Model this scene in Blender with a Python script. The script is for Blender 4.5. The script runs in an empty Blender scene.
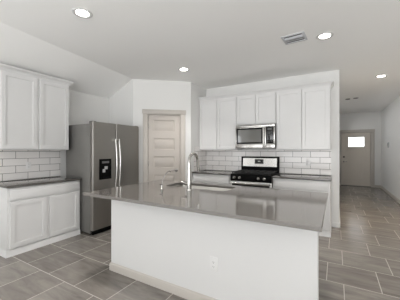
import bpy, bmesh, math, random
from mathutils import Vector, Matrix
random.seed(7)
SC = bpy.context.scene
C = SC.collection
PI = math.pi

# ------------------------------------------------------------------ camera, sky, exposure
cam_d = bpy.data.cameras.new('camera')
cam = bpy.data.objects.new('camera', cam_d)
C.objects.link(cam)
cam.location = (0, 0, 1.364)
cam.rotation_euler = (PI / 2, 0, math.radians(30.09))
cam_d.sensor_width = 36.0
cam_d.lens = 235.27 / 400 * 36
cam_d.shift_y = 0.38 / 400
cam_d.clip_start = 0.05
SC.camera = cam

world = bpy.data.worlds.new('daylight')
SC.world = world
world.use_nodes = True
bg = world.node_tree.nodes['Background']
bg.inputs[1].default_value = 3.2
# dim sky above, stronger glow below the horizon added to brighten the ceiling
_nt = world.node_tree
_tc = _nt.nodes.new('ShaderNodeTexCoord')
_sp = _nt.nodes.new('ShaderNodeSeparateXYZ')
_nt.links.new(_tc.outputs['Generated'], _sp.inputs[0])
_mr = _nt.nodes.new('ShaderNodeMapRange')
_mr.inputs[1].default_value = -.06
_mr.inputs[2].default_value = .06
_nt.links.new(_sp.outputs[2], _mr.inputs[0])
_mx = _nt.nodes.new('ShaderNodeMix')
_mx.data_type = 'RGBA'
_nt.links.new(_mr.outputs[0], _mx.inputs[0])
_mx.inputs[6].default_value = (1.24, 1.26, 1.28, 1)
_mx.inputs[7].default_value = (0.52, 0.53, 0.54, 1)
_nt.links.new(_mx.outputs[2], bg.inputs[0])

SC.view_settings.view_transform = 'Standard'
SC.view_settings.look = 'None'
SC.view_settings.exposure = 0.95
SC.view_settings.gamma = 1.0
SC.view_settings.use_curve_mapping = False
try:
    SC.cycles.max_bounces = 14
    SC.cycles.diffuse_bounces = 8
    SC.cycles.glossy_bounces = 5
    SC.cycles.caustics_reflective = False
except Exception:
    pass


def portal(name, loc, rot, sx, sy):
    d = bpy.data.lights.new(name, 'AREA')
    d.shape = 'RECTANGLE'
    d.size, d.size_y = sx, sy
    d.cycles.is_portal = True
    o = bpy.data.objects.new(name, d)
    o.location = loc
    o.rotation_euler = rot
    C.objects.link(o)


# unseen openings added behind and beside the camera to let daylight in
REAR_Y, EAST_X = -4.2, 5.0
portal('unseen_rear_daylight', (0.2, REAR_Y - .06, 1.35), (PI / 2, 0, 0), 6.0, 2.3)
portal('unseen_east_daylight', (EAST_X + .06, -2.0, 1.35), (PI / 2, 0, PI / 2), 2.4, 2.3)
portal('added_room_daylight', (-3.18, 7.6, 1.35), (PI / 2, 0, -PI / 2), 2.2, 1.7)
portal('unseen_west_daylight', (-4.29, -1.9, 1.25), (PI / 2, 0, -PI / 2), 2.0, 1.8)

# ------------------------------------------------------------------ materials
def srgb(r, g, b):
    def f(v):
        v /= 255.0
        return v / 12.92 if v <= .04045 else ((v + .055) / 1.055) ** 2.4
    return (f(r), f(g), f(b), 1)


def mat(name, col, rough=.5, metal=0.0, spec=.5, noise=0.0, nscale=8.0, bump=0.0, bscale=200.0, coat=0.0, stretch=None):
    m = bpy.data.materials.new(name)
    m.use_nodes = True
    nt = m.node_tree
    b = nt.nodes['Principled BSDF']
    b.inputs['Base Color'].default_value = col
    b.inputs['Roughness'].default_value = rough
    b.inputs['Metallic'].default_value = metal
    b.inputs['Specular IOR Level'].default_value = spec
    b.inputs['Coat Weight'].default_value = coat
    if noise or bump:
        tc = nt.nodes.new('ShaderNodeTexCoord')
        mp = nt.nodes.new('ShaderNodeMapping')
        nt.links.new(tc.outputs['Object'], mp.inputs[0])
        if stretch:
            mp.inputs['Scale'].default_value = stretch
    if noise:
        n = nt.nodes.new('ShaderNodeTexNoise')
        n.inputs['Scale'].default_value = nscale
        n.inputs['Detail'].default_value = 5
        nt.links.new(mp.outputs[0], n.inputs[0])
        mr = nt.nodes.new('ShaderNodeMapRange')
        mr.inputs[1].default_value = .3
        mr.inputs[2].default_value = .7
        mr.inputs[3].default_value = 1 - noise
        mr.inputs[4].default_value = 1 + noise
        nt.links.new(n.outputs[0], mr.inputs[0])
        mx = nt.nodes.new('ShaderNodeMix')
        mx.data_type = 'RGBA'
        mx.blend_type = 'MULTIPLY'
        mx.inputs[0].default_value = 1
        mx.inputs[6].default_value = col
        nt.links.new(mr.outputs[0], mx.inputs[7])
        nt.links.new(mx.outputs[2], b.inputs['Base Color'])
    if bump:
        n2 = nt.nodes.new('ShaderNodeTexNoise')
        n2.inputs['Scale'].default_value = bscale
        n2.inputs['Detail'].default_value = 3
        nt.links.new(mp.outputs[0], n2.inputs[0])
        bp = nt.nodes.new('ShaderNodeBump')
        bp.inputs['Strength'].default_value = bump
        bp.inputs['Distance'].default_value = .002
        nt.links.new(n2.outputs[0], bp.inputs['Height'])
        nt.links.new(bp.outputs[0], b.inputs['Normal'])
    return m


def emis(name, col, s):
    m = bpy.data.materials.new(name)
    m.use_nodes = True
    b = m.node_tree.nodes['Principled BSDF']
    b.inputs['Base Color'].default_value = (.8, .8, .8, 1)
    b.inputs['Emission Color'].default_value = col
    b.inputs['Emission Strength'].default_value = s
    return m


M = {}
M['wall'] = mat('painted_wall', (.70, .695, .68, 1), .85, spec=.25, bump=.25, bscale=90)
M['ceiling'] = mat('ceiling_paint', (.91, .905, .89, 1), .9, spec=.2, bump=.3, bscale=70)
M['cabinet'] = mat('white_cabinet_paint', (.655, .65, .643, 1), .38, spec=.4, noise=.01, nscale=3)
M['island'] = mat('island_paint', (.62, .616, .608, 1), .6, spec=.3, bump=.15, bscale=90)
M['greige'] = mat('greige_trim_paint', (.47, .438, .40, 1), .45, spec=.4, noise=.015, nscale=4)
M['doorgreige'] = mat('greige_door_paint', (.47, .43, .39, 1), .45, spec=.4, noise=.015, nscale=4)
M['frontdoor'] = mat('front_door_paint', (.58, .53, .465, 1), .45, spec=.4, noise=.02, nscale=4)
M['quartz'] = mat('grey_quartz', (.135, .124, .113, 1), .08, spec=1.0, noise=.12, nscale=160)
M['darkquartz'] = mat('dark_grey_quartz', (.065, .058, .051, 1), .06, spec=1.0, noise=.12, nscale=160, coat=.6)
M['steel'] = mat('brushed_steel', (.30, .285, .265, 1), .30, metal=1, noise=.05, nscale=30, stretch=(.6, .6, 40))
M['steelh'] = mat('brushed_steel_horizontal', (.46, .45, .43, 1), .26, metal=1, noise=.05, nscale=30, stretch=(.6, .6, 40))
M['steelbright'] = mat('polished_steel_handle', (.66, .65, .63, 1), .24, metal=1, noise=.02, nscale=20)
M['steelside'] = mat('grey_appliance_side', (.17, .165, .155, 1), .5, metal=.25, bump=.2, bscale=300, noise=.03, nscale=5)
M['chrome'] = mat('chrome', (.78, .78, .77, 1), .09, metal=1, noise=.01, nscale=5)
M['satin'] = mat('satin_nickel', (.42, .41, .39, 1), .2, metal=1, noise=.02, nscale=20)
M['basin'] = mat('sink_steel', (.40, .385, .36, 1), .28, metal=1, noise=.04, nscale=40)
M['dark'] = mat('dark_bronze', (.035, .03, .027, 1), .35, metal=.6, noise=.1, nscale=20)
M['black'] = mat('black_enamel', (.004, .004, .004, 1), .45, spec=.06, noise=.05, nscale=20)
M['blackglass'] = mat('black_glass', (.008, .008, .008, 1), .06, spec=.5, noise=.02, nscale=3)
M['ovenglass'] = mat('tinted_mirror_glass', (.10, .098, .09, 1), .05, spec=1.0, coat=.6, noise=.02, nscale=3)
M['iron'] = mat('cast_iron', (.018, .018, .018, 1), .55, bump=.3, bscale=300, noise=.1, nscale=50)
M['grey'] = mat('grey_plastic', (.42, .42, .42, 1), .4, noise=.02, nscale=10)
M['carpet'] = mat('bounce_carpet', (.66, .66, .655, 1), .95, spec=.1, noise=.08, nscale=60, bump=.5, bscale=400)  # unseen floor covering, added pale to throw light onto the ceiling
M['midgrey'] = mat('louvre_grey', (.12, .12, .12, 1), .6, noise=.02, nscale=10)
M['white'] = mat('white_plastic', (.66, .655, .645, 1), .35, noise=.01, nscale=10)
M['shadowgrey'] = mat('socket_slot', (.05, .05, .05, 1), .6, noise=.02, nscale=10)
M['ventgrey'] = mat('vent_enamel', (.55, .56, .58, 1), .45, noise=.01, nscale=10)
M['tileplate'] = mat('outlet_white', (.80, .79, .78, 1), .35, noise=.01, nscale=10)
M['lamp'] = emis('lamp_diffuser', (1, .95, .88, 1), 9)
M['display'] = mat('clock_digits', (.45, .45, .43, 1), .4, noise=.02, nscale=10)


def math_node(nt, op, a=None, b=None):
    n = nt.nodes.new('ShaderNodeMath')
    n.operation = op
    for i, v in enumerate((a, b)):
        if v is None:
            continue
        if isinstance(v, (int, float)):
            n.inputs[i].default_value = v
        else:
            nt.links.new(v, n.inputs[i])
    return n.outputs[0]


def brick_mat(name, axes, origin, bw, rh, mortar, offs, c1, c2, cm, rough, spec, veins=0.0, bumpd=.002, mrough=.8, coat=0.0):
    """brick texture laid in object space; axes = indices of the two coordinates"""
    m = bpy.data.materials.new(name)
    m.use_nodes = True
    nt = m.node_tree
    b = nt.nodes['Principled BSDF']
    tc = nt.nodes.new('ShaderNodeTexCoord')
    sp = nt.nodes.new('ShaderNodeSeparateXYZ')
    nt.links.new(tc.outputs['Object'], sp.inputs[0])
    cb = nt.nodes.new('ShaderNodeCombineXYZ')
    for k in range(2):
        nt.links.new(math_node(nt, 'SUBTRACT', sp.outputs[axes[k]], origin[k]), cb.inputs[k])
    br = nt.nodes.new('ShaderNodeTexBrick')
    br.offset = offs
    br.offset_frequency = 2
    br.squash = 1
    br.inputs['Scale'].default_value = 1
    br.inputs['Brick Width'].default_value = bw
    br.inputs['Row Height'].default_value = rh
    br.inputs['Mortar Size'].default_value = mortar
    br.inputs['Mortar Smooth'].default_value = .15
    br.inputs['Bias'].default_value = 0
    br.inputs['Color1'].default_value = c1
    br.inputs['Color2'].default_value = c2
    br.inputs['Mortar'].default_value = cm
    nt.links.new(cb.outputs[0], br.inputs['Vector'])
    col = br.outputs['Color']
    if veins:
        mp = nt.nodes.new('ShaderNodeMapping')
        mp.inputs['Rotation'].default_value = (0, 0, math.radians(-24))
        mp.inputs['Scale'].default_value = (1.6, 7.5, 1)
        nt.links.new(cb.outputs[0], mp.inputs[0])
        # shift the veining from tile to tile
        va = nt.nodes.new('ShaderNodeVectorMath')
        va.operation = 'MULTIPLY_ADD'
        nt.links.new(br.outputs['Color'], va.inputs[0])
        va.inputs[1].default_value = (90, 130, 0)
        nt.links.new(mp.outputs[0], va.inputs[2])
        n = nt.nodes.new('ShaderNodeTexNoise')
        n.inputs['Scale'].default_value = 1.3
        n.inputs['Detail'].default_value = 7
        n.inputs['Roughness'].default_value = .62
        n.inputs['Distortion'].default_value = .6
        nt.links.new(va.outputs[0], n.inputs[0])
        mr = nt.nodes.new('ShaderNodeMapRange')
        mr.inputs[1].default_value = .3
        mr.inputs[2].default_value = .72
        mr.inputs[3].default_value = 1 - veins
        mr.inputs[4].default_value = 1 + veins
        nt.links.new(n.outputs[0], mr.inputs[0])
        mx = nt.nodes.new('ShaderNodeMix')
        mx.data_type = 'RGBA'
        mx.blend_type = 'MULTIPLY'
        mx.inputs[0].default_value = 1
        nt.links.new(col, mx.inputs[6])
        nt.links.new(mr.outputs[0], mx.inputs[7])
        mk = nt.nodes.new('ShaderNodeMix')
        mk.data_type = 'RGBA'
        nt.links.new(br.outputs['Fac'], mk.inputs[0])
        nt.links.new(mx.outputs[2], mk.inputs[6])
        mk.inputs[7].default_value = cm
        col = mk.outputs[2]
    nt.links.new(col, b.inputs['Base Color'])
    mr2 = nt.nodes.new('ShaderNodeMapRange')
    mr2.inputs[3].default_value = rough
    mr2.inputs[4].default_value = mrough
    nt.links.new(br.outputs['Fac'], mr2.inputs[0])
    nt.links.new(mr2.outputs[0], b.inputs['Roughness'])
    b.inputs['Specular IOR Level'].default_value = spec
    b.inputs['Coat Weight'].default_value = coat
    bp = nt.nodes.new('ShaderNodeBump')
    bp.invert = True
    bp.inputs['Strength'].default_value = .6
    bp.inputs['Distance'].default_value = bumpd
    nt.links.new(br.outputs['Fac'], bp.inputs['Height'])
    nt.links.new(bp.outputs[0], b.inputs['Normal'])
    return m


M['floor'] = brick_mat('floor_tile', (0, 1), (.38, 1.41), .47, .4645, .004, .67,
                       (.178, .160, .142, 1), (.222, .203, .183, 1), (.40, .37, .335, 1), .22, .5, veins=.34)
TILE = ((.78, .755, .735, 1), (.86, .835, .815, 1), (.11, .10, .09, 1))
M['tileback'] = brick_mat('subway_tile_range_wall', (0, 2), (-.885, 1.022 - .1075 * 8), .3135, .1075, .003, .5, *TILE, .16, .5, bumpd=.001)
M['tileleft'] = brick_mat('subway_tile_left_wall', (1, 2), (1.69 + .165, 1.022 - .1085 * 8), .33, .1085, .003, .5, *TILE, .16, .5, bumpd=.001)
M['tileside'] = brick_mat('subway_tile_return_wall', (1, 2), (4.83 - .22, 1.022 - .1075 * 8), .3135, .1075, .003, .5, *TILE, .16, .5, bumpd=.001)


def glass_mat():
    m = bpy.data.materials.new('clear_glass')
    m.use_nodes = True
    nt = m.node_tree
    out = nt.nodes['Material Output']
    tr = nt.nodes.new('ShaderNodeBsdfTransparent')
    gl = nt.nodes.new('ShaderNodeBsdfGlossy')
    gl.inputs['Roughness'].default_value = .05
    fr = nt.nodes.new('ShaderNodeFresnel')
    mx = nt.nodes.new('ShaderNodeMixShader')
    nt.links.new(fr.outputs[0], mx.inputs[0])
    nt.links.new(tr.outputs[0], mx.inputs[1])
    nt.links.new(gl.outputs[0], mx.inputs[2])
    nt.links.new(mx.outputs[0], out.inputs[0])
    return m


M['glass'] = glass_mat()


# ------------------------------------------------------------------ mesh helpers
class MB:
    def __init__(self):
        self.bm = bmesh.new()

    def box(self, x0, x1, y0, y1, z0, z1, bev=0.0, seg=2):
        bm = self.bm
        ret = bmesh.ops.create_cube(bm, size=1.0)
        vs = ret['verts']
        for v in vs:
            v.co = Vector((x0 + (v.co.x + .5) * (x1 - x0), y0 + (v.co.y + .5) * (y1 - y0), z0 + (v.co.z + .5) * (z1 - z0)))
        if bev:
            es = list({e for v in vs for e in v.link_edges})
            bmesh.ops.bevel(bm, geom=es, offset=bev, segments=seg, profile=.5, affect='EDGES')
        return self

    def poly(self, pts, depth):
        """flat polygon extruded along a vector"""
        bm = self.bm
        d = Vector(depth)
        a = [bm.verts.new(p) for p in pts]
        b = [bm.verts.new(Vector(p) + d) for p in pts]
        n = len(pts)
        fs = [bm.faces.new(a), bm.faces.new(b[::-1])]
        for i in range(n):
            j = (i + 1) % n
            fs.append(bm.faces.new((a[j], a[i], b[i], b[j])))
        bmesh.ops.recalc_face_normals(bm, faces=fs)
        return self

    def ring(self, loops, smooth=False, cap0=True, cap1=True, closed=True):
        bm = self.bm
        rows = [[bm.verts.new(p) for p in lp] for lp in loops]
        fs = []
        for a, b in zip(rows[:-1], rows[1:]):
            n = len(a)
            for i in range(n if closed else n - 1):
                j = (i + 1) % n
                f = bm.faces.new((a[i], a[j], b[j], b[i]))
                f.smooth = smooth
                fs.append(f)
        if cap0:
            fs.append(bm.faces.new(rows[0][::-1]))
        if cap1:
            fs.append(bm.faces.new(rows[-1]))
        bmesh.ops.recalc_face_normals(bm, faces=fs)
        return self

    def lathe(self, prof, c=(0, 0, 0), axis='z', seg=24, cap0=True, cap1=True):
        loops = []
        for r, h in prof:
            lp = []
            for i in range(seg):
                a = 2 * PI * i / seg
                u, v = r * math.cos(a), r * math.sin(a)
                p = {'z': (u, v, h), 'y': (u, h, v), 'x': (h, u, v)}[axis]
                lp.append((p[0] + c[0], p[1] + c[1], p[2] + c[2]))
            loops.append(lp)
        return self.ring(loops, True, cap0, cap1)

    def tube(self, pts, rad, seg=12):
        pts = [Vector(p) for p in pts]
        if not isinstance(rad, (list, tuple)):
            rad = [rad] * len(pts)
        loops = []
        t0 = (pts[1] - pts[0]).normalized()
        ref = Vector((0, 0, 1)) if abs(t0.z) < .9 else Vector((1, 0, 0))
        nrm = t0.cross(ref).normalized()
        for i, p in enumerate(pts):
            if i == 0:
                t = pts[1] - pts[0]
            elif i == len(pts) - 1:
                t = pts[-1] - pts[-2]
            else:
                t = pts[i + 1] - pts[i - 1]
            t.normalize()
            nrm = (nrm - t * nrm.dot(t)).normalized()
            bn = t.cross(nrm)
            loops.append([p + (nrm * math.cos(2 * PI * k / seg) + bn * math.sin(2 * PI * k / seg)) * rad[i] for k in range(seg)])
        return self.ring(loops, True)

    def shaker(self, x0, x1, z0, z1, yf, th=.02, rail=.055, dep=.009, lip=.006, panels=None, raised=False):
        """framed door seen from -y: front face at yf, panel sunk by dep; panels = list of (px0,px1,pz0,pz1)"""
        bm = self.bm
        if panels is None:
            panels = [(x0 + rail, x1 - rail, z0 + rail, z1 - rail)]
        # slab body with its bevelled outline
        e = .0025
        self.ring([[(x0, yf + th, z0), (x1, yf + th, z0), (x1, yf + th, z1), (x0, yf + th, z1)],
                   [(x0, yf + e, z0), (x1, yf + e, z0), (x1, yf + e, z1), (x0, yf + e, z1)],
                   [(x0 + e, yf, z0 + e), (x1 - e, yf, z0 + e), (x1 - e, yf, z1 - e), (x0 + e, yf, z1 - e)]], cap1=False)
        # face frame between the panels
        X0, X1, Z0, Z1 = x0 + e, x1 - e, z0 + e, z1 - e
        xs = sorted({X0, X1, *[p[0] for p in panels], *[p[1] for p in panels]})
        zs = sorted({Z0, Z1, *[p[2] for p in panels], *[p[3] for p in panels]})
        for i in range(len(xs) - 1):
            for j in range(len(zs) - 1):
                cx, cz = (xs[i] + xs[i + 1]) / 2, (zs[j] + zs[j + 1]) / 2
                if any(p[0] < cx < p[1] and p[2] < cz < p[3] for p in panels):
                    continue
                v = [bm.verts.new(q) for q in ((xs[i], yf, zs[j]), (xs[i + 1], yf, zs[j]), (xs[i + 1], yf, zs[j + 1]), (xs[i], yf, zs[j + 1]))]
                bm.faces.new(v)
        for (a, b, c, d) in panels:
            l = lip
            if raised:                                        # moulded groove around a slightly raised field
                def q(i, y):
                    return [(a + i, yf + y, c + i), (b - i, yf + y, c + i), (b - i, yf + y, d - i), (a + i, yf + y, d - i)]
                self.ring([q(0, 0), q(.006, dep), q(.022, dep), q(.040, dep * .25)], cap0=False)
                continue
            self.ring([[(a, yf, c), (b, yf, c), (b, yf, d), (a, yf, d)],
                       [(a + l, yf + dep, c + l), (b - l, yf + dep, c + l), (b - l, yf + dep, d - l), (a + l, yf + dep, d - l)]],
                      cap0=False)
            bm.faces.ensure_lookup_table()
        bmesh.ops.remove_doubles(bm, verts=bm.verts, dist=1e-5)
        bmesh.ops.recalc_face_normals(bm, faces=bm.faces)
        return self

    def sweep(self, path, prof, side=1):
        """mouldings: path = (x,y) points, prof = closed loop of (outward, z); mitred corners"""
        P = [Vector(p) for p in path]
        loops = []
        for i, p in enumerate(P):
            def nrm(a, b):
                d = (b - a).normalized()
                return Vector((d.y, -d.x)) * side
            if i == 0:
                n = nrm(P[0], P[1])
            elif i == len(P) - 1:
                n = nrm(P[-2], P[-1])
            else:
                n1, n2 = nrm(P[i - 1], p), nrm(p, P[i + 1])
                n = (n1 + n2)
                n = n / n.dot(n1)
            loops.append([(p.x + n.x * o, p.y + n.y * o, z) for o, z in prof])
        return self.ring(loops)

    def build(self, name, m, parent=None):
        me = bpy.data.meshes.new(name)
        self.bm.to_mesh(me)
        self.bm.free()
        me.set_sharp_from_angle(angle=math.radians(38))
        me.materials.append(m)
        o = bpy.data.objects.new(name, me)
        C.objects.link(o)
        if parent:
            o.parent = parent
        return o


def empty(name, loc, rz=0.0):
    o = bpy.data.objects.new(name, None)
    o.empty_display_size = .1
    o.location = loc
    o.rotation_euler = (0, 0, rz)
    C.objects.link(o)
    return o


def tag(o, label, cat, group=None):
    o['label'] = label
    o['category'] = cat
    if group:
        o['group'] = group
    return o


def struct(o, label=None):
    o['kind'] = 'structure'
    if label:
        o['label'] = label
    return o


def copy_tree(o, parent=None):
    c = o.copy()
    C.objects.link(c)
    c.parent = parent
    for ch in list(o.children):
        copy_tree(ch, c)
    return c


def arc(c, r, a0, a1, n, plane='yz'):
    pts = []
    for i in range(n + 1):
        a = a0 + (a1 - a0) * i / n
        u, v = r * math.cos(a), r * math.sin(a)
        pts.append((c[0], c[1] + u, c[2] + v) if plane == 'yz' else (c[0] + u, c[1], c[2] + v))
    return pts


# ------------------------------------------------------------------ setting
XL, YB, ZC = -4.226, 4.83, 2.79          # left wall, range wall, ceiling
XE, XH, YH = .047, 1.413, 10.735         # stub wall end, hall right wall, hall end
A = Vector((-3.515, 3.396))              # diagonal pantry wall
DANG = math.radians(40.25)
DL = 1.165
DV = Vector((math.cos(DANG), math.sin(DANG)))
B = A + DV * DL
XP = B.x                                 # pantry return wall
T = .115

struct(MB().box(XL - T, EAST_X + .15, REAR_Y - .15, YH + 1.2, -.12, 0).build('floor', M['floor']), 'grey brown stone look floor tiles with pale grout')

struct(MB().box(XL, EAST_X, REAR_Y, -.7, 0, .012).box(1.9, EAST_X, -.7, 5.9, 0, .012).build('floor_bounce_carpet', M['carpet']), 'unseen pale carpet added to bounce light up to the ceiling')
# ceiling: flat with one plane sloping down to the left wall
def crease(y):
    return -3.515 + (-3.232 + 3.515) * (3.396 - y) / (3.396 - 1.147) if y > 1.147 else -3.232
mb = MB()
for y0, y1 in ((1.147, 3.42), (REAR_Y - .15, 1.147)):
    xa, xb = crease(y0), crease(y1)
    zl = 2.478 - .312 * T / .85
    mb.ring([[(xa, y0, ZC), (XL - T, y0, zl), (XL - T, y0, zl + .25), (xa, y0, ZC + .12)],
             [(xb, y1, ZC), (XL - T, y1, zl), (XL - T, y1, zl + .25), (xb, y1, ZC + .12)]])
xc, x1 = crease(3.42), EAST_X + .15
mb.poly([(crease(3.396), 3.396, ZC), (-3.232, 1.147, ZC), (-3.232, REAR_Y - .15, ZC), (x1, REAR_Y - .15, ZC), (x1, YH + 1.2, ZC), (XL - T, YH + 1.2, ZC), (XL - T, 3.396, ZC)], (0, 0, .12))
struct(mb.build('ceiling', M['ceiling']), 'pale grey ceiling sloping down towards the left wall')

def wall(name, *boxes, label=None):
    mb = MB()
    for b in boxes:
        mb.box(*b)
    return struct(mb.build(name, M['wall']), label)

wall('wall_left', (XL - T, XL, -.9, 3.51, 0, 2.56), (XL - T, XL, REAR_Y, -2.9, 0, 2.56), (XL - T, XL, -2.9, -.9, 0, .35), (XL - T, XL, -2.9, -.9, 2.15, 2.56))
wall('wall_pantry_side', (XL, A.x - .0, A.y, A.y + T, 0, ZC))
# diagonal wall in its own frame: local x along the wall, local -y into the room
pw = MB()
D0, D1, DT = .283, .957, 2.105           # rough opening for the pantry door
pw.box(0, D0, 0, T, 0, ZC).box(D1, DL, 0, T, 0, ZC).box(D0, D1, 0, T, DT, ZC)
w = struct(pw.build('wall_pantry', M['wall']), 'white angled pantry wall')
w.location = (A.x, A.y, 0)
w.rotation_euler = (0, 0, DANG)
wall('wall_pantry_return', (XP - T, XP, B.y, YB, 0, ZC))
wall('wall_pantry_closet', (XL, XP - T, YB, YB + T, 0, ZC), (XL - T, XL, 3.51, YB + T, 0, ZC))
wall('wall_back', (XP - T, XE, YB, YB + T, 0, ZC))
# unseen opening and front room, added so that daylight reaches the hall
wall('wall_hall_left', (XE - T, XE, YB + T, 6.9, 0, ZC), (XE - T, XE, 10.3, YH, 0, ZC), (XE - T, XE, 6.9, 10.3, 2.35, ZC))
wall('wall_added_room', (-3.0 - T, -3.0, YB + T, 6.5, 0, ZC), (-3.0 - T, -3.0, 8.7, YH + T, 0, ZC), (-3.0 - T, -3.0, 6.5, 8.7, 0, .5), (-3.0 - T, -3.0, 6.5, 8.7, 2.2, ZC), (-3.0, XE - T, YH, YH + T, 0, ZC))
FX0, FX1, FZ = .158, 1.112, 2.05         # front door rough opening
wall('wall_hall_end', (XE - T, FX0, YH, YH + T, 0, ZC), (FX1, XH + T, YH, YH + T, 0, ZC), (FX0, FX1, YH, YH + T, FZ, ZC))
wall('wall_hall_right', (XH, XH + T, 5.9, YH, 0, ZC))
wall('wall_dining', (XH + T, EAST_X, 5.9, 5.9 + T, 0, ZC))
wall('wall_east', (EAST_X, EAST_X + T, -.8, 5.9 + T, 0, ZC), (EAST_X, EAST_X + T, REAR_Y, -3.2, 0, ZC),
     (EAST_X, EAST_X + T, -3.2, -.8, 0, .2), (EAST_X, EAST_X + T, -3.2, -.8, 2.5, ZC))
wall('wall_rear', (XL - T, -2.8, REAR_Y - T, REAR_Y, 0, ZC), (3.2, EAST_X, REAR_Y - T, REAR_Y, 0, ZC),
     (-2.8, 3.2, REAR_Y - T, REAR_Y, 0, .2), (-2.8, 3.2, REAR_Y - T, REAR_Y, 2.5, ZC))


def window(n, loc, rz, w, h, nx, nz):  # unseen windows, added and sized to bring daylight in
    mb = MB()
    f = .05
    mb.box(-w / 2, -w / 2 + f, -.03, .03, 0, h).box(w / 2 - f, w / 2, -.03, .03, 0, h).box(-w / 2 + f, w / 2 - f, -.03, .03, 0, f).box(-w / 2 + f, w / 2 - f, -.03, .03, h - f, h)
    for i in range(1, nx):
        x = -w / 2 + w * i / nx
        mb.box(x - .03, x + .03, -.025, .025, f, h - f)
    for i in range(1, nz):
        z = h * i / nz
        mb.box(-w / 2 + f, w / 2 - f, -.02, .02, z - .02, z + .02)
    o = struct(mb.build('window_%d' % n, M['white']))
    o.location = loc
    o.rotation_euler = (0, 0, rz)


window(1, (.2, REAR_Y - .05, .2), 0, 6.0, 2.3, 4, 1)
window(2, (EAST_X + .05, -2.0, .2), PI / 2, 2.4, 2.3, 2, 1)
window(4, (-3.06, 7.6, .5), PI / 2, 2.2, 1.7, 2, 1)
window(3, (XL - .06, -1.9, .35), PI / 2, 2.0, 1.8, 2, 2)

BASEP = [(0, 0), (.014, 0), (.014, .07), (.011, .078), (.006, .082), (.005, .088), (0, .088)]
def base(side_name, path, side=1, m='wall'):
    return struct(MB().sweep(path, BASEP, side).build('baseboard_' + side_name, M[m]))

base('stub', [(-.06, YB), (XE, YB), (XE, YH)], 1)
base('hall_right', [(XH, YH), (XH, 5.9)], 1, 'greige')
base('hall_end', [(1.22, YH), (XH - .014, YH)], 1, 'greige')
pa = A + DV * .185
base('pantry_left', [(A.x, A.y), (pa.x, pa.y)], 1)
pb = A + DV * 1.043
base('pantry_right', [(pb.x, pb.y), (B.x, B.y), (XP, 4.19)], 1)

# ---- pantry door (door_1), frame in the diagonal wall
def door_trim(prefix, parent, x0, x1, ztop, cw, hw, m, over=.012, proud=.018, jd=.11, stop=(.0575, .085)):
    MB().box(x0 - cw, x0, -proud, 0, 0, ztop, .003).build('door_casing', m, parent)
    MB().box(x1, x1 + cw, -proud, 0, 0, ztop, .003).build('door_casing', m, parent)
    MB().box(x0 - cw - over, x1 + cw + over, -proud - .006, 0, ztop, ztop + hw, .004).build('head_casing', m, parent)
    MB().box(x0 - .001, x0 + .014, 0, jd, 0, ztop).box(x1 - .014, x1 + .001, 0, jd, 0, ztop).box(x0 + .014, x1 - .014, 0, jd, ztop - .014, ztop + .001).build('door_jamb', m, parent)
    s0, s1 = stop
    MB().box(x0 + .012, x0 + .032, s0, s1, .019, ztop - .012).box(x1 - .032, x1 - .012, s0, s1, .019, ztop - .012).box(x0 + .032, x1 - .032, s0, s1, ztop - .034, ztop - .012).build('door_stop', m, parent)


d1 = empty('door_1', (A.x, A.y, 0), DANG)
struct(d1, 'greige five panel pantry door with lever handle beside the refrigerator')
door_trim('pantry', d1, .283, .957, 2.105, .092, .088, M['greige'])
L0, L1 = .300, .940
pan = []
for k in range(5):
    zt = 1.985 - k * .373
    pan.append((L0 + .105, L1 - .115, zt - .232, zt))
leaf = MB().shaker(L0, L1, .012, 2.088, .022, .035, panels=pan, dep=.016, raised=True).build('door_leaf', M['doorgreige'], d1)
for z in (1.86, 1.1, .25):
    MB().lathe([(.008, z - .05), (.008, z + .05)], (L0 + .0, .014, 0), seg=10).build('hinge', M['satin'], d1)
h = MB()
h.lathe([(.031, .022), (.031, .012), (.026, .008), (.012, .006), (.011, -.032), (.013, -.036), (.0, -.036)], (.868, 0, .955), 'y', 20)
h.tube([(.868, -.03, .955), (.84, -.036, .960), (.80, -.038, .955), (.762, -.034, .945)], [.011, .010, .009, .007], 10)
h.build('door_handle', M['satin'], d1)

# ---- front door (door_2) at the end of the hall
d2 = empty('door_2', (0, YH, 0))
struct(d2, 'greige front door with small bright window at end of hallway')
door_trim('front', d2, FX0, FX1, FZ, .105, .10, M['greige'], over=.012, stop=(.0755, .10))
q0, q1, zf = .176, 1.094, 2.03
gx0, gx1, gz0, gz1 = .385, .925, 1.49, 1.885
lf = MB()
lf.box(q0, gx0, .03, .075, .02, zf).box(gx1, q1, .03, .075, .02, zf).box(gx0, gx1, .03, .075, gz1, zf).box(gx0, gx1, .03, .075, 1.40, gz0)
npl = 5
pw_ = (gx1 + .06 - gx0 + .06) / npl
lf.box(gx0, gx1, .045, .075, .02, 1.40)
lf.box(gx0, gx1, .03, .05, .02, .24)
for k in range(npl):
    a = gx0 + k * (gx1 - gx0) / npl
    lf.box(a + .004, a + (gx1 - gx0) / npl - .004, .037, .05, .24, 1.38, .003, 1)
lf.build('door_leaf', M['frontdoor'], d2)
wf = MB()
wf.box(gx0, gx0 + .02, .022, .06, gz0, gz1).box(gx1 - .02, gx1, .022, .06, gz0, gz1).box(gx0 + .02, gx1 - .02, .022, .06, gz0, gz0 + .02).box(gx0 + .02, gx1 - .02, .022, .06, gz1 - .02, gz1)
wfo = wf.build('window_frame', M['frontdoor'], d2)
MB().box(gx0 + .02, gx1 - .02, .05, .056, gz0 + .02, gz1 - .02).build('glass_pane', M['glass'], wfo)
MB().box(gx0 - .05, gx1 + .05, .004, .03, 1.415, 1.45, .004).build('dentil_shelf', M['frontdoor'], d2)
MB().lathe([(.033, .03), (.033, .012), (.028, .006), (0, .006)], (.255, 0, 1.11), 'y', 20).box(.247, .263, -.014, .008, 1.098, 1.122, .003).build('deadbolt', M['dark'], d2)
hh = MB().lathe([(.03, .03), (.03, .016), (.012, .012), (.011, -.03), (0, -.03)], (.255, 0, .93), 'y', 18)
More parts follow.
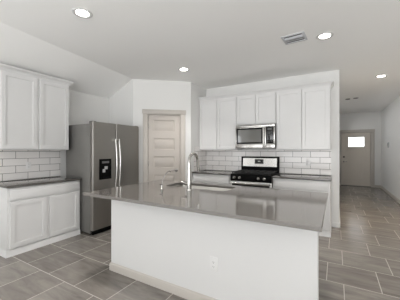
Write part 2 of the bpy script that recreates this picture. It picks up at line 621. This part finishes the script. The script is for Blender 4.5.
hh.tube([(.255, -.024, .93), (.30, -.028, .93), (.36, -.026, .925)], [.01, .01, .008], 10)
hh.build('door_handle', M['satin'], d2)
MB().box(FX0, FX1, -.01, .11, 0, .018, .004).build('threshold', M['dark'], d2)

# ------------------------------------------------------------------ cabinets
CROWN = [(0, 0), (.006, 0), (.008, .012), (.015, .026), (.030, .044), (.043, .054), (.049, .060), (.049, .075), (0, .075)]


def crown(path, z, parent=None, side=1):
    return MB().sweep(path, [(o, z + h) for o, h in CROWN], side).build('crown_molding', M['cabinet'], parent)


def upper_cabinet(loc, rz, w, d, z0, z1, label, doors=2, gap=.010, dz0=.012, dz1=.012):
    """local x along the front, front of the box at y=0, wall at y=d"""
    o = tag(empty('wall_cabinet', loc, rz), label, 'cabinet', 'white shaker wall cabinets')
    MB().box(0, w, 0, d, z0, z1, .002, 1).build('cabinet_box', M['cabinet'], o)
    m = .012
    dw = (w - 2 * m - gap * (doors - 1)) / doors
    for k in range(doors):
        a = m + k * (dw + gap)
        MB().shaker(a, a + dw, z0 + dz0, z1 - dz1, -.023, .022, rail=.055, dep=.011, lip=.002).build('door', M['cabinet'], o)
    return o


def base_cabinet(loc, rz, w, d, label, doors=2, drawers=1, toe_left=False, toe_right=False):
    o = tag(empty('base_cabinet', loc, rz), label, 'cabinet', 'white shaker base cabinets')
    MB().box(0, w, 0, d, 0.0, .884, .002, 1).build('cabinet_box', M['cabinet'], o)
    m, gap = .032, .04
    dw = (w - 2 * m - gap * (drawers - 1)) / drawers
    for k in range(drawers):
        a = m + k * (dw + gap)
        MB().box(a, a + dw, -.021, -.001, .722, .876, .003).build('drawer_front', M['cabinet'], o)
    dw = (w - 2 * m - gap * (doors - 1)) / doors
    for k in range(doors):
        a = m + k * (dw + gap)
        MB().shaker(a, a + dw, .106, .698, -.023, .022, rail=.055, dep=.011, lip=.002).build('door', M['cabinet'], o)
    path = [(0, 0), (w, 0)]
    if toe_left:
        path = [(0, d)] + path
    if toe_right:
        path = path + [(w, d)]
    MB().sweep(path, [(0, 0), (.013, 0), (.013, .010), (.008, .018), (.006, .078), (.003, .083), (0, .083)], 1).build('toe_molding', M['cabinet'], o)
    return o


# left run (faces +x): rotated a quarter turn, local x = +Y
LU0, LU1 = 1.372, 2.318
lu = upper_cabinet((XL + .33, LU0, 0), PI / 2, LU1 - LU0, .329, 1.372, 2.448, 'white two door wall cabinet hanging left of the refrigerator', gap=.034)
crown([(0, .329), (0, 0), (LU1 - LU0, 0), (LU1 - LU0, .329)], 2.445, lu, 1)
LB0, LB1 = 1.352, 2.340
base_cabinet((XL + .605, LB0, 0), PI / 2, LB1 - LB0, .604, 'white base cabinet with wide drawer over two doors left of the refrigerator', 2, 1, toe_left=True)

# range wall run (faces -y)
RX0, RX1 = -1.742, -.970                 # range and microwave bay
bu = YB - .33
upper_cabinet((XP + .002, bu, 0), 0, RX0 - XP - .004, .329, 1.372, 2.448, 'white two door wall cabinet left of the microwave, next to the pantry wall')
upper_cabinet((RX0, bu, 0), 0, RX1 - RX0, .329, 1.868, 2.448, 'short white two door wall cabinet directly above the microwave')
UR1 = -.086
upper_cabinet((RX1 + .002, bu, 0), 0, UR1 - RX1 - .002, .329, 1.372, 2.448, 'white two door wall cabinet right of the microwave')
cm_ = crown([(XP + .002, bu), (UR1, bu), (UR1, YB - .002)], 2.4485, None, 1)
tag(cm_, 'white crown molding running along tops of the range wall cabinets', 'molding')
bb = YB - .606
base_cabinet((XP + .002, bb, 0), 0, RX0 - .006 - XP - .002, .604, 'white base cabinet left of the gas range, below dark countertop', 2, 1)
base_cabinet((RX1 + .006, bb, 0), 0, UR1 - RX1 - .006, .604, 'white base cabinet right of the gas range at end of wall', 2, 1, toe_right=True)

# ------------------------------------------------------------------ countertops
ZT, TH = .914, .029
def top(name, x0, x1, y0, y1, label):
    o = MB().box(x0, x1, y0, y1, ZT - TH, ZT, .004, 2).build(name, M['darkquartz'])
    return tag(o, label, 'countertop', 'grey quartz countertops')

top('countertop', XL + .001, XL + .652, LB0 - .012, LB1 + .006, 'short grey stone countertop on the base cabinet left of the refrigerator')
top('countertop', XP + .001, RX0 - .005, YB - .652, YB - .001, 'grey stone countertop between the pantry wall and the gas range')
top('countertop', RX1 + .005, UR1 + .022, YB - .652, YB - .001, 'grey stone countertop right of the gas range')

# backsplashes
def splash(x0, x1, y0, y1, z0, z1, m, label):
    tag(MB().box(x0, x1, y0, y1, z0, z1).build('backsplash', M[m]), label, 'backsplash', 'white subway tile backsplashes')

splash(XP + .009, UR1 + .004, YB - .008, YB - .001, ZT + .001, 1.371, 'tileback', 'white subway tile backsplash behind the gas range')
splash(XL + .001, XL + .008, LB0 + .0, 2.362, ZT + .001, 1.371, 'tileleft', 'white subway tile backsplash left of the refrigerator')
splash(XP + .001, XP + .008, 4.27, YB - .009, ZT + .001, 1.45, 'tileside', 'narrow white subway tile backsplash on pantry side wall')

# ------------------------------------------------------------------ island
IX0, IX1, IY0, IY1 = -2.225, -.112, 1.818, 2.80
isl = tag(empty('kitchen_island', ((IX0 + IX1) / 2, (IY0 + IY1) / 2, 0)), 'white kitchen island base with plain panel front and greige baseboard', 'island')
hx, hy = (IX1 - IX0) / 2, (IY1 - IY0) / 2
p = MB()
p.box(-hx, hx, -hy, -hy + .11, 0, ZT - TH)                    # knee wall
ex = hx - .075                                               # cabinet end set back from the knee wall end
p.box(-hx, -hx + .02, -hy + .11, hy, 0, ZT - TH).box(ex - .02, ex, -hy + .11, hy, 0, ZT - TH)
p.box(-hx + .02, ex - .02, hy - .02, hy, 0, ZT - TH)
p.build('island_panel', M['island'], isl)
MB().sweep([(-hx, hy), (-hx, -hy), (hx - .006, -hy)], BASEP, 1).build('baseboard', M['greige'], isl)

# countertop with a rounded sink cut-out
def rrect(x0, x1, y0, y1, r, n=5):
    pts = []
    for cx, cy, a0 in ((x1 - r, y1 - r, 0), (x0 + r, y1 - r, PI / 2), (x0 + r, y0 + r, PI), (x1 - r, y0 + r, 1.5 * PI)):
        for i in range(n + 1):
            a = a0 + PI / 2 * i / n
            pts.append((cx + r * math.cos(a), cy + r * math.sin(a)))
    return pts

CX0, CX1, CY0, CY1 = -2.345, -.074, 1.545, 2.845
SX0, SX1, SY0, SY1 = -1.90, -1.06, 2.37, 2.735
bm = bmesh.new()
inner = rrect(SX0, SX1, SY0, SY1, .06)
outer = [(CX0, CY0), (CX1, CY0), (CX1, CY1), (CX0, CY1)]
edges = []
for loop in (outer, inner):
    vs = [bm.verts.new((x, y, ZT)) for x, y in loop]
    for i in range(len(vs)):
        edges.append(bm.edges.new((vs[i], vs[(i + 1) % len(vs)])))
bmesh.ops.triangle_fill(bm, edges=edges, use_beauty=True)
ret = bmesh.ops.extrude_face_region(bm, geom=bm.faces[:])
for e in ret['geom']:
    if isinstance(e, bmesh.types.BMVert):
        e.co.z -= TH
bmesh.ops.recalc_face_normals(bm, faces=bm.faces)
me = bpy.data.meshes.new('island_countertop')
bm.to_mesh(me)
bm.free()
me.materials.append(M['quartz'])
ct = bpy.data.objects.new('island_countertop', me)
C.objects.link(ct)
mod = ct.modifiers.new('edge', 'BEVEL')
mod.width = .003
mod.segments = 2
mod.limit_method = 'ANGLE'
tag(ct, 'large polished grey stone countertop on the white island, holding the sink', 'countertop', 'grey quartz countertops')

sk = tag(empty('kitchen_sink', ((SX0 + SX1) / 2, (SY0 + SY1) / 2, ZT - TH)), 'stainless undermount sink set into the island countertop', 'sink')
sw, sh = (SX1 - SX0) / 2, (SY1 - SY0) / 2
def rr(dx, z, r):
    return [(x, y, z) for x, y in rrect(-sw + dx, sw - dx, -sh + dx, sh - dx, r)]
MB().ring([rr(-.02, -.001, .075), rr(-.004, -.001, .062), rr(.0, -.006, .06), rr(.004, -.17, .055), rr(.018, -.19, .045), rr(.05, -.197, .03)], True, cap0=False, cap1=True).build('basin', M['basin'], sk)
MB().lathe([(.042, 0), (.042, .004), (.030, .003), (.026, -.002), (0, -.002)], (0, .03, -.196), seg=20, cap1=False).build('drain', M['chrome'], sk)

fx, fy = -1.43, 2.225
fa = tag(empty('kitchen_faucet', (fx, fy, ZT)), 'tall chrome gooseneck faucet arching over the island sink', 'faucet')
MB().lathe([(.031, 0), (.031, .006), (.027, .012), (.0270, .02), (.0262, .09), (.0250, .11)], seg=22).build('body', M['satin'], fa)
R_ = .092
spts = [(0, 0, .10), (0, 0, .16), (0, 0, .22), (0, 0, .28), (0, 0, .32)] + arc((0, R_, .32), R_, PI, .10, 16) + [(0, 2 * R_ + .008, .285)]
nr = len(spts)
MB().tube(spts, [.0250, .0235, .0215, .0195, .0180] + [.0160] * (nr - 5), 16).build('spout', M['satin'], fa)
MB().tube([(0, 2 * R_ + .007, .29), (0, 2 * R_ + .014, .25), (0, 2 * R_ + .022, .20)], [.0165, .0172, .018], 14).build('spray_head', M['satin'], fa)
hd = MB().lathe([(.016, -.018), (.016, -.052), (.013, -.056), (0, -.056)], (0, 0, .075), 'x', 16)
hd.tube([(-.05, 0, .078), (-.075, 0, .084), (-.10, -.0, .090)], [.009, .0085, .0075], 10)
hd.build('lever', M['satin'], fa)

bf = tag(empty('filter_faucet', (-1.735, 2.12, ZT)), 'small slim chrome tap left of the tall gooseneck faucet', 'tap')
MB().lathe([(.019, 0), (.019, .006), (.013, .012), (.012, .05), (.010, .056), (0, .056)], seg=18).build('body', M['satin'], bf)
MB().tube([(0, 0, .05), (0, .010, .085), (0, .030, .13), (0, .065, .17), (0, .11, .198), (0, .145, .203), (0, .165, .188)], .0052, 10).build('spout', M['satin'], bf)
MB().box(-.03, .008, -.006, .006, .056, .064, .002).build('lever', M['dark'], bf)


def outlet(loc, rz, label, w=.074, h=.116, m='tileplate'):
    o = tag(empty('wall_outlet', loc, rz), label, 'outlet', 'white duplex outlets')
    MB().box(-w / 2, w / 2, -.006, 0, -h / 2, h / 2, .0025).build('cover_plate', M[m], o)
    for s in (-1, 1):
        s_ = MB().lathe([(.0165, -.006), (.0165, -.0085), (.0, -.0085)], (0, 0, s * .0195), 'y', 18, cap0=False).build('socket', M[m], o)
        MB().box(-.007, -.005, -.0091, -.008, s * .0195 - .004, s * .0195 + .006).box(.005, .007, -.0091, -.008, s * .0195 - .004, s * .0195 + .006).box(-.002, .002, -.0091, -.008, s * .0195 - .011, s * .0195 - .007).build('slots', M['shadowgrey'], s_)
    return o


outlet((-.915, IY0, .382), 0, 'white outlet low on the white front panel of the island', .078, .128, 'white')
outlet((XL + .008, 1.862, 1.124), PI / 2, 'white outlet on tile backsplash left of the refrigerator')
outlet((-.452, YB - .008, 1.135), 0, 'white outlet on tile backsplash right of the gas range')

# ------------------------------------------------------------------ refrigerator (faces +x)
FW = 1.005
fr = tag(empty('refrigerator', (-3.33, 2.368, 0), PI / 2), 'stainless side by side refrigerator with black water dispenser', 'refrigerator')
MB().box(.004, FW - .004, .075, .74, .03, 1.795, .006).build('body', M['steelside'], fr)
sp = .456
def fdoor(x0, x1):
    mb = MB()
    prof = []
    n = 6
    r = .012
    pts = []
    for i in range(n + 1):
        a = PI + PI / 2 * i / n
        pts.append((x0 + r + r * math.cos(a), r + r * math.sin(a)))
    for i in range(n + 1):
        a = 1.5 * PI + PI / 2 * i / n
        pts.append((x1 - r + r * math.cos(a), r + r * math.sin(a)))
    pts += [(x1, .068), (x0, .068)]
    mb.poly([(x, y, .085) for x, y in pts], (0, 0, 1.825 - .085))
    for f in mb.bm.faces:
        if abs(f.normal.z) < .5:
            f.smooth = False
    return mb
dl = fdoor(.002, sp - .006).build('freezer_door', M['steel'], fr)
dr = fdoor(sp + .006, FW - .002).build('refrigerator_door', M['steel'], fr)
for x, par, s in ((sp - .038, dl, -1), (sp + .038, dr, 1)):
    pts = []
    for i in range(13):
        t = i / 12
        pts.append((x, -.03 - .035 * math.sin(PI * t), .70 + .86 * t))
    h = MB().tube(pts, .0135, 12)
    for z in (.72, 1.54):
        h.box(x - .012, x + .012, -.04, .002, z - .018, z + .018, .004)
    h.build('handle', M['steelbright'], par)
dp = MB()
a0, a1, z0, z1 = .115, .352, .885, 1.222
dp.box(a0, a1, -.006, .002, 1.115, z1, .003).box(a0, a0 + .022, -.006, .002, z0, 1.115, .002).box(a1 - .022, a1, -.006, .002, z0, 1.115, .002).box(a0 + .022, a1 - .022, -.006, .002, z0, z0 + .03, .002)
dp.box(a0 + .022, a1 - .022, -.002, .0015, z0 + .03, 1.115)
dpo = dp.build('water_dispenser', M['black'], dl)
MB().box(a0 + .05, a1 - .05, -.0085, -.004, 1.15, 1.185, .001).build('display', M['midgrey'], dpo)
MB().box(.215, .272, -.012, -.001, 1.05, 1.10, .004).build('spout', M['grey'], dpo)
MB().box(.178, .225, -.012, -.001, 1.0, 1.055, .004).build('paddle', M['grey'], dpo)
MB().box(a0 + .03, a1 - .03, -.02, 0, z0 + .012, z0 + .026, .003).build('drip_tray', M['black'], dpo)
MB().box(sp - .012, sp + .012, .03, .076, .09, 1.79).build('seam_shade', M['black'], fr)  # black strip put in as the shade of the door gap
g = MB().box(.02, FW - .02, .03, .07, .012, .075, .004)
for k in range(4):
    g.box(.03, FW - .03, .024, .032, .02 + k * .013, .027 + k * .013)
g.build('toe_grille', M['black'], fr)
for x in (.05, FW - .05):
    MB().lathe([(.022, 0), (.022, .02), (.014, .024), (.014, .05)], (x, .12, 0), seg=14).build('foot', M['black'], fr)
for x in (.045, FW - .045):
    MB().box(x - .03, x + .03, .012, .12, 1.795, 1.835, .006).build('hinge_cover', M['midgrey'], fr)

# ------------------------------------------------------------------ microwave
mw = tag(empty('microwave', (RX0 + .004, YB - .405, 1.402)), 'stainless over the range microwave with dark glass door', 'microwave')
W, H = RX1 - RX0 - .008, .458
MB().box(0, W, .02, .40, .004, H, .003).build('body', M['midgrey'], mw)
v = MB().box(0, W, 0, .02, H - .048, H, .003)
v.build('vent_panel', M['steelh'], mw)
vs_ = MB()
for k in range(14):
    vs_.box(.05 + k * .048, .085 + k * .048, -.0015, .001, H - .016, H - .010)
vs_.build('vent_slots', M['black'], mw)
cdx = .602
md = MB()
wx0, wx1, wz0, wz1 = .018, .538, .088, .392
md.box(0, wx0, -.018, .019, .0, H - .050, .003).box(wx1, cdx, -.018, .019, 0, H - .050, .003).box(wx0, wx1, -.018, .019, 0, wz0, .003).box(wx0, wx1, -.018, .019, wz1, H - .050, .003)
mdo = md.build('door', M['steelh'], mw)
MB().box(wx0, wx1, -.014, .0, wz0, wz1).build('window_border', M['black'], mdo)
MB().box(wx0 + .03, wx1 - .02, -.0145, -.013, wz0 + .028, wz1 - .03).build('door_window', M['ovenglass'], mdo)
ph = MB().tube([(.573, -.052, .085), (.573, -.055, .24), (.573, -.052, .395)], .0125, 12)
ph.box(.563, .583, -.05, -.016, .095, .115, .002).box(.563, .583, -.05, -.016, .365, .385, .002)
ph.build('handle', M['steelh'], mdo)
cp = MB().box(cdx + .002, W - .024, -.016, .019, .088, H - .052, .003).build('control_panel', M['blackglass'], mw)
MB().box(cdx + .002, W, -.018, .019, 0, .086, .003).box(W - .022, W, -.018, .019, .088, H - .050, .003).build('front_frame', M['steelh'], mw)
MB().box(cdx + .03, W - .055, -.0175, -.014, .345, .378).build('display', M['midgrey'], cp)
for r in range(6):
    for c in range(3):
        x = cdx + .024 + c * .036
        z = .115 + r * .036
        MB().box(x, x + .022, -.0172, -.014, z, z + .016).build('key', M['shadowgrey'], cp)
MB().box(.06, W - .06, .04, .36, -.004, .006, .002).build('bottom_filter', M['grey'], mw)

# ------------------------------------------------------------------ gas range
rg = tag(empty('gas_range', (RX0 + .002, 4.150, 0)), 'stainless and black gas range below the microwave', 'range')
W = RX1 - RX0 - .004
DB = YB - .012 - 4.150
MB().box(0, W, .03, DB, .03, .905, .003).build('body', M['steelside'], rg)
MB().box(.0, W, .005, .03, .05, .19, .004).build('drawer', M['steelh'], rg)
od = MB().box(0, .035, 0, .03, .2, .79, .003).box(W - .035, W, 0, .03, .2, .79, .003).box(.035, W - .035, 0, .03, .2, .28, .003).box(.035, W - .035, 0, .03, .735, .79, .003).build('oven_door', M['steelh'], rg)
MB().box(.035, W - .035, .002, .028, .28, .735).build('oven_window', M['blackglass'], od)
oh = MB().tube([(.03, -.05, .765), (W - .03, -.05, .765)], .0145, 14)
for x in (.06, W - .06):
    oh.box(x - .012, x + .012, -.05, .004, .755, .775, .003)
oh.build('oven_handle', M['steelh'], od)
cpn = MB()
cpn.poly([(0, .03, .795), (0, .002, .795), (0, -.004, .81), (0, .012, .905), (0, .03, .912)], (W, 0, 0))
cpno = cpn.build('control_panel', M['black'], rg)
for x in (.075, .185, .382, .575, .685) if False else (.08, .185, .465 + .07, .64):
    kb = MB().lathe([(.026, .006), (.026, -.006), (.020, -.012), (.018, -.034), (.015, -.037), (0, -.037)], (x, .002, .856), 'y', 20)
    kb.box(x - .004, x + .004, -.042, -.03, .838, .874, .002)
    kb.build('knob', M['satin'], cpno)
MB().box(-.001, W + .001, .012, DB - .03, .905, .922, .005).build('cooktop', M['black'], rg)
for x, y, r in ((.19, .17, .05), (.19, .46, .04), (.57, .17, .055), (.57, .46, .04), (.38, .31, .045)):
    MB().lathe([(r, .922), (r, .932), (r * .75, .936), (r * .72, .944), (r * .6, .948), (0, .948)], (x, y, 0), seg=22).build('burner', M['iron'], rg)
for gx in (.02, .262, .504):
    gm = MB()
    gw = .236
    y0, y1 = .03, DB - .07
    gm.box(gx, gx + gw, y0, y0 + .014, .945, .960, .003).box(gx, gx + gw, y1 - .014, y1, .945, .960, .003)
    gm.box(gx, gx + .014, y0, y1, .945, .960, .003).box(gx + gw - .014, gx + gw, y0, y1, .945, .960, .003)
    for yy in (.17, .31, .46):
        gm.box(gx + .014, gx + gw - .014, yy - .006, yy + .006, .948, .962, .002)
    gm.box(gx + gw / 2 - .006, gx + gw / 2 + .006, y0 + .014, y1 - .014, .948, .962, .002)
    for cx in (gx + .003, gx + gw - .015):
        for cy in (y0 + .002, y1 - .014):
            gm.box(cx, cx + .012, cy, cy + .012, .921, .946)
    gm.build('grate', M['iron'], rg)
bgd = MB().poly([(0, DB - .075, .922), (0, DB - .06, 1.225), (0, DB - .045, 1.235), (0, DB, 1.235), (0, DB, .905), (0, DB - .075, .905)], (W, 0, 0)).build('backguard', M['black'], rg)
def on_guard(x0, x1, z0, z1, m, name, off):
    f = lambda z: DB - .075 + .015 * (z - .922) / .303
    return MB().poly([(x0, f(z0) - off, z0), (x1, f(z0) - off, z0), (x1, f(z1) - off, z1), (x0, f(z1) - off, z1)], (0, off + .002, 0)).build(name, M[m], bgd)
on_guard(.036, W - .036, 1.035, 1.205, 'steelh', 'trim_panel', .004)
on_guard(W / 2 - .095, W / 2 + .085, 1.09, 1.185, 'blackglass', 'clock_display', .006)
on_guard(W / 2 - .03, W / 2 + .02, 1.13, 1.15, 'display', 'clock_digits', .0068)

# ------------------------------------------------------------------ ceiling fixtures
LAMP_W = 48.0
def downlight(x, y, label, power, col=(1, .97, .94)):
    o = tag(empty('recessed_light', (x, y, ZC)), label, 'light', 'lit recessed ceiling lights')
    MB().lathe([(.098, 0), (.098, -.004), (.090, -.009), (.076, -.008), (.062, -.003)], seg=36, cap0=False, cap1=False).build('trim_ring', M['white'], o)
    MB().lathe([(.063, -.002), (.063, -.004), (0.0, -.0045)], seg=36, cap1=False).build('diffuser', M['lamp'], o)
    d = bpy.data.lights.new('recessed_light_beam', 'SPOT')
    d.energy = power
    d.color = col
    d.spot_size = math.radians(112)
    d.spot_blend = .8
    d.shadow_soft_size = .09
    l = bpy.data.objects.new('recessed_light_beam', d)
    l.location = (0, 0, -.02)
    l.parent = o
    C.objects.link(l)
    return o


downlight(-2.28, 1.50, 'round lit recessed ceiling light nearest the left wall cabinet', LAMP_W)
downlight(-.125, 3.315, 'round lit recessed ceiling light beside the air vent', LAMP_W)
downlight(.745, 5.65, 'round lit recessed ceiling light at the hallway entrance', LAMP_W * 1.8, (1, .80, .58))
downlight(-2.32, 3.437, 'round lit recessed ceiling light in front of the pantry door', LAMP_W)

# island lamp completes the kitchen grid; the others are unseen, added to brighten
for lx, ly, lb in ((-.125, 1.5, 'recessed ceiling light above the near edge of the island'),
                   (-2.3, -.6, 'added unseen recessed ceiling light over the living area, by the left wall'),
                   (-.125, -.6, 'added unseen recessed ceiling light over the middle of the living area'),
                   (2.9, -.6, 'added unseen recessed ceiling light over the living area, by the east wall'),
                   (2.9, 1.5, 'added unseen recessed ceiling light over the middle of the dining area'),
                   (2.9, 3.6, 'added unseen recessed ceiling light over the dining area, by the hallway wall')):
    downlight(lx, ly, lb, LAMP_W)

vt = tag(empty('air_vent', (-.462, 3.188, ZC), math.radians(-4)), 'white rectangular air vent in the ceiling', 'vent')
a, b = .135, .125
MB().box(-a, a, -b, -b + .03, -.008, 0, .002).box(-a, a, b - .03, b, -.008, 0, .002).box(-a, -a + .03, -b + .03, b - .03, -.008, 0, .002).box(a - .03, a, -b + .03, b - .03, -.008, 0, .002).build('frame', M['ventgrey'], vt)
MB().box(-a + .03, a - .03, -b + .03, b - .03, -.002, 0).build('shade_backing', M['shadowgrey'], vt)  # dark sheet painted in for the shaded duct opening
for k, (y, hw, tilt) in enumerate(((-.062, .004, .010), (-.036, .004, .010), (.012, .019, -.004), (.052, .019, -.004))):
    MB().poly([(-a + .03, y - hw, -.006), (-a + .03, y + hw, -.006 - tilt), (-a + .03, y + hw, -.0045 - tilt), (-a + .03, y - hw, -.0045)], (2 * a - .06, 0, 0)).build('louvre', M['ventgrey'], vt)

for x, y, lb in ((.275, 7.71, 'left of the two small dark round fixtures on the hallway ceiling'), (.46, 7.67, 'right of the two small dark round fixtures on the hallway ceiling')):
    o = tag(empty('ceiling_fixture', (x, y, ZC)), lb, 'ceiling fixture', 'small dark ceiling fixtures in the hall')
    MB().lathe([(.060, 0), (.060, -.008), (.054, -.012), (.042, -.014)], seg=28, cap0=True, cap1=False).build('rim', M['midgrey'], o)
    MB().lathe([(.0425, -.0138), (.030, -.009), (0, -.009)], seg=28, cap0=False, cap1=False).build('center', M['dark'], o)

o = tag(empty('thermostat', (XH, 9.33, 1.533), -PI / 2), 'small dark wall control on the right hallway wall', 'thermostat')
MB().box(-.075, .075, -.022, 0, -.085, .085, .005).build('housing', M['grey'], o)
MB().box(-.05, .05, -.0245, -.02, -.02, .06, .002).build('screen', M['blackglass'], o)
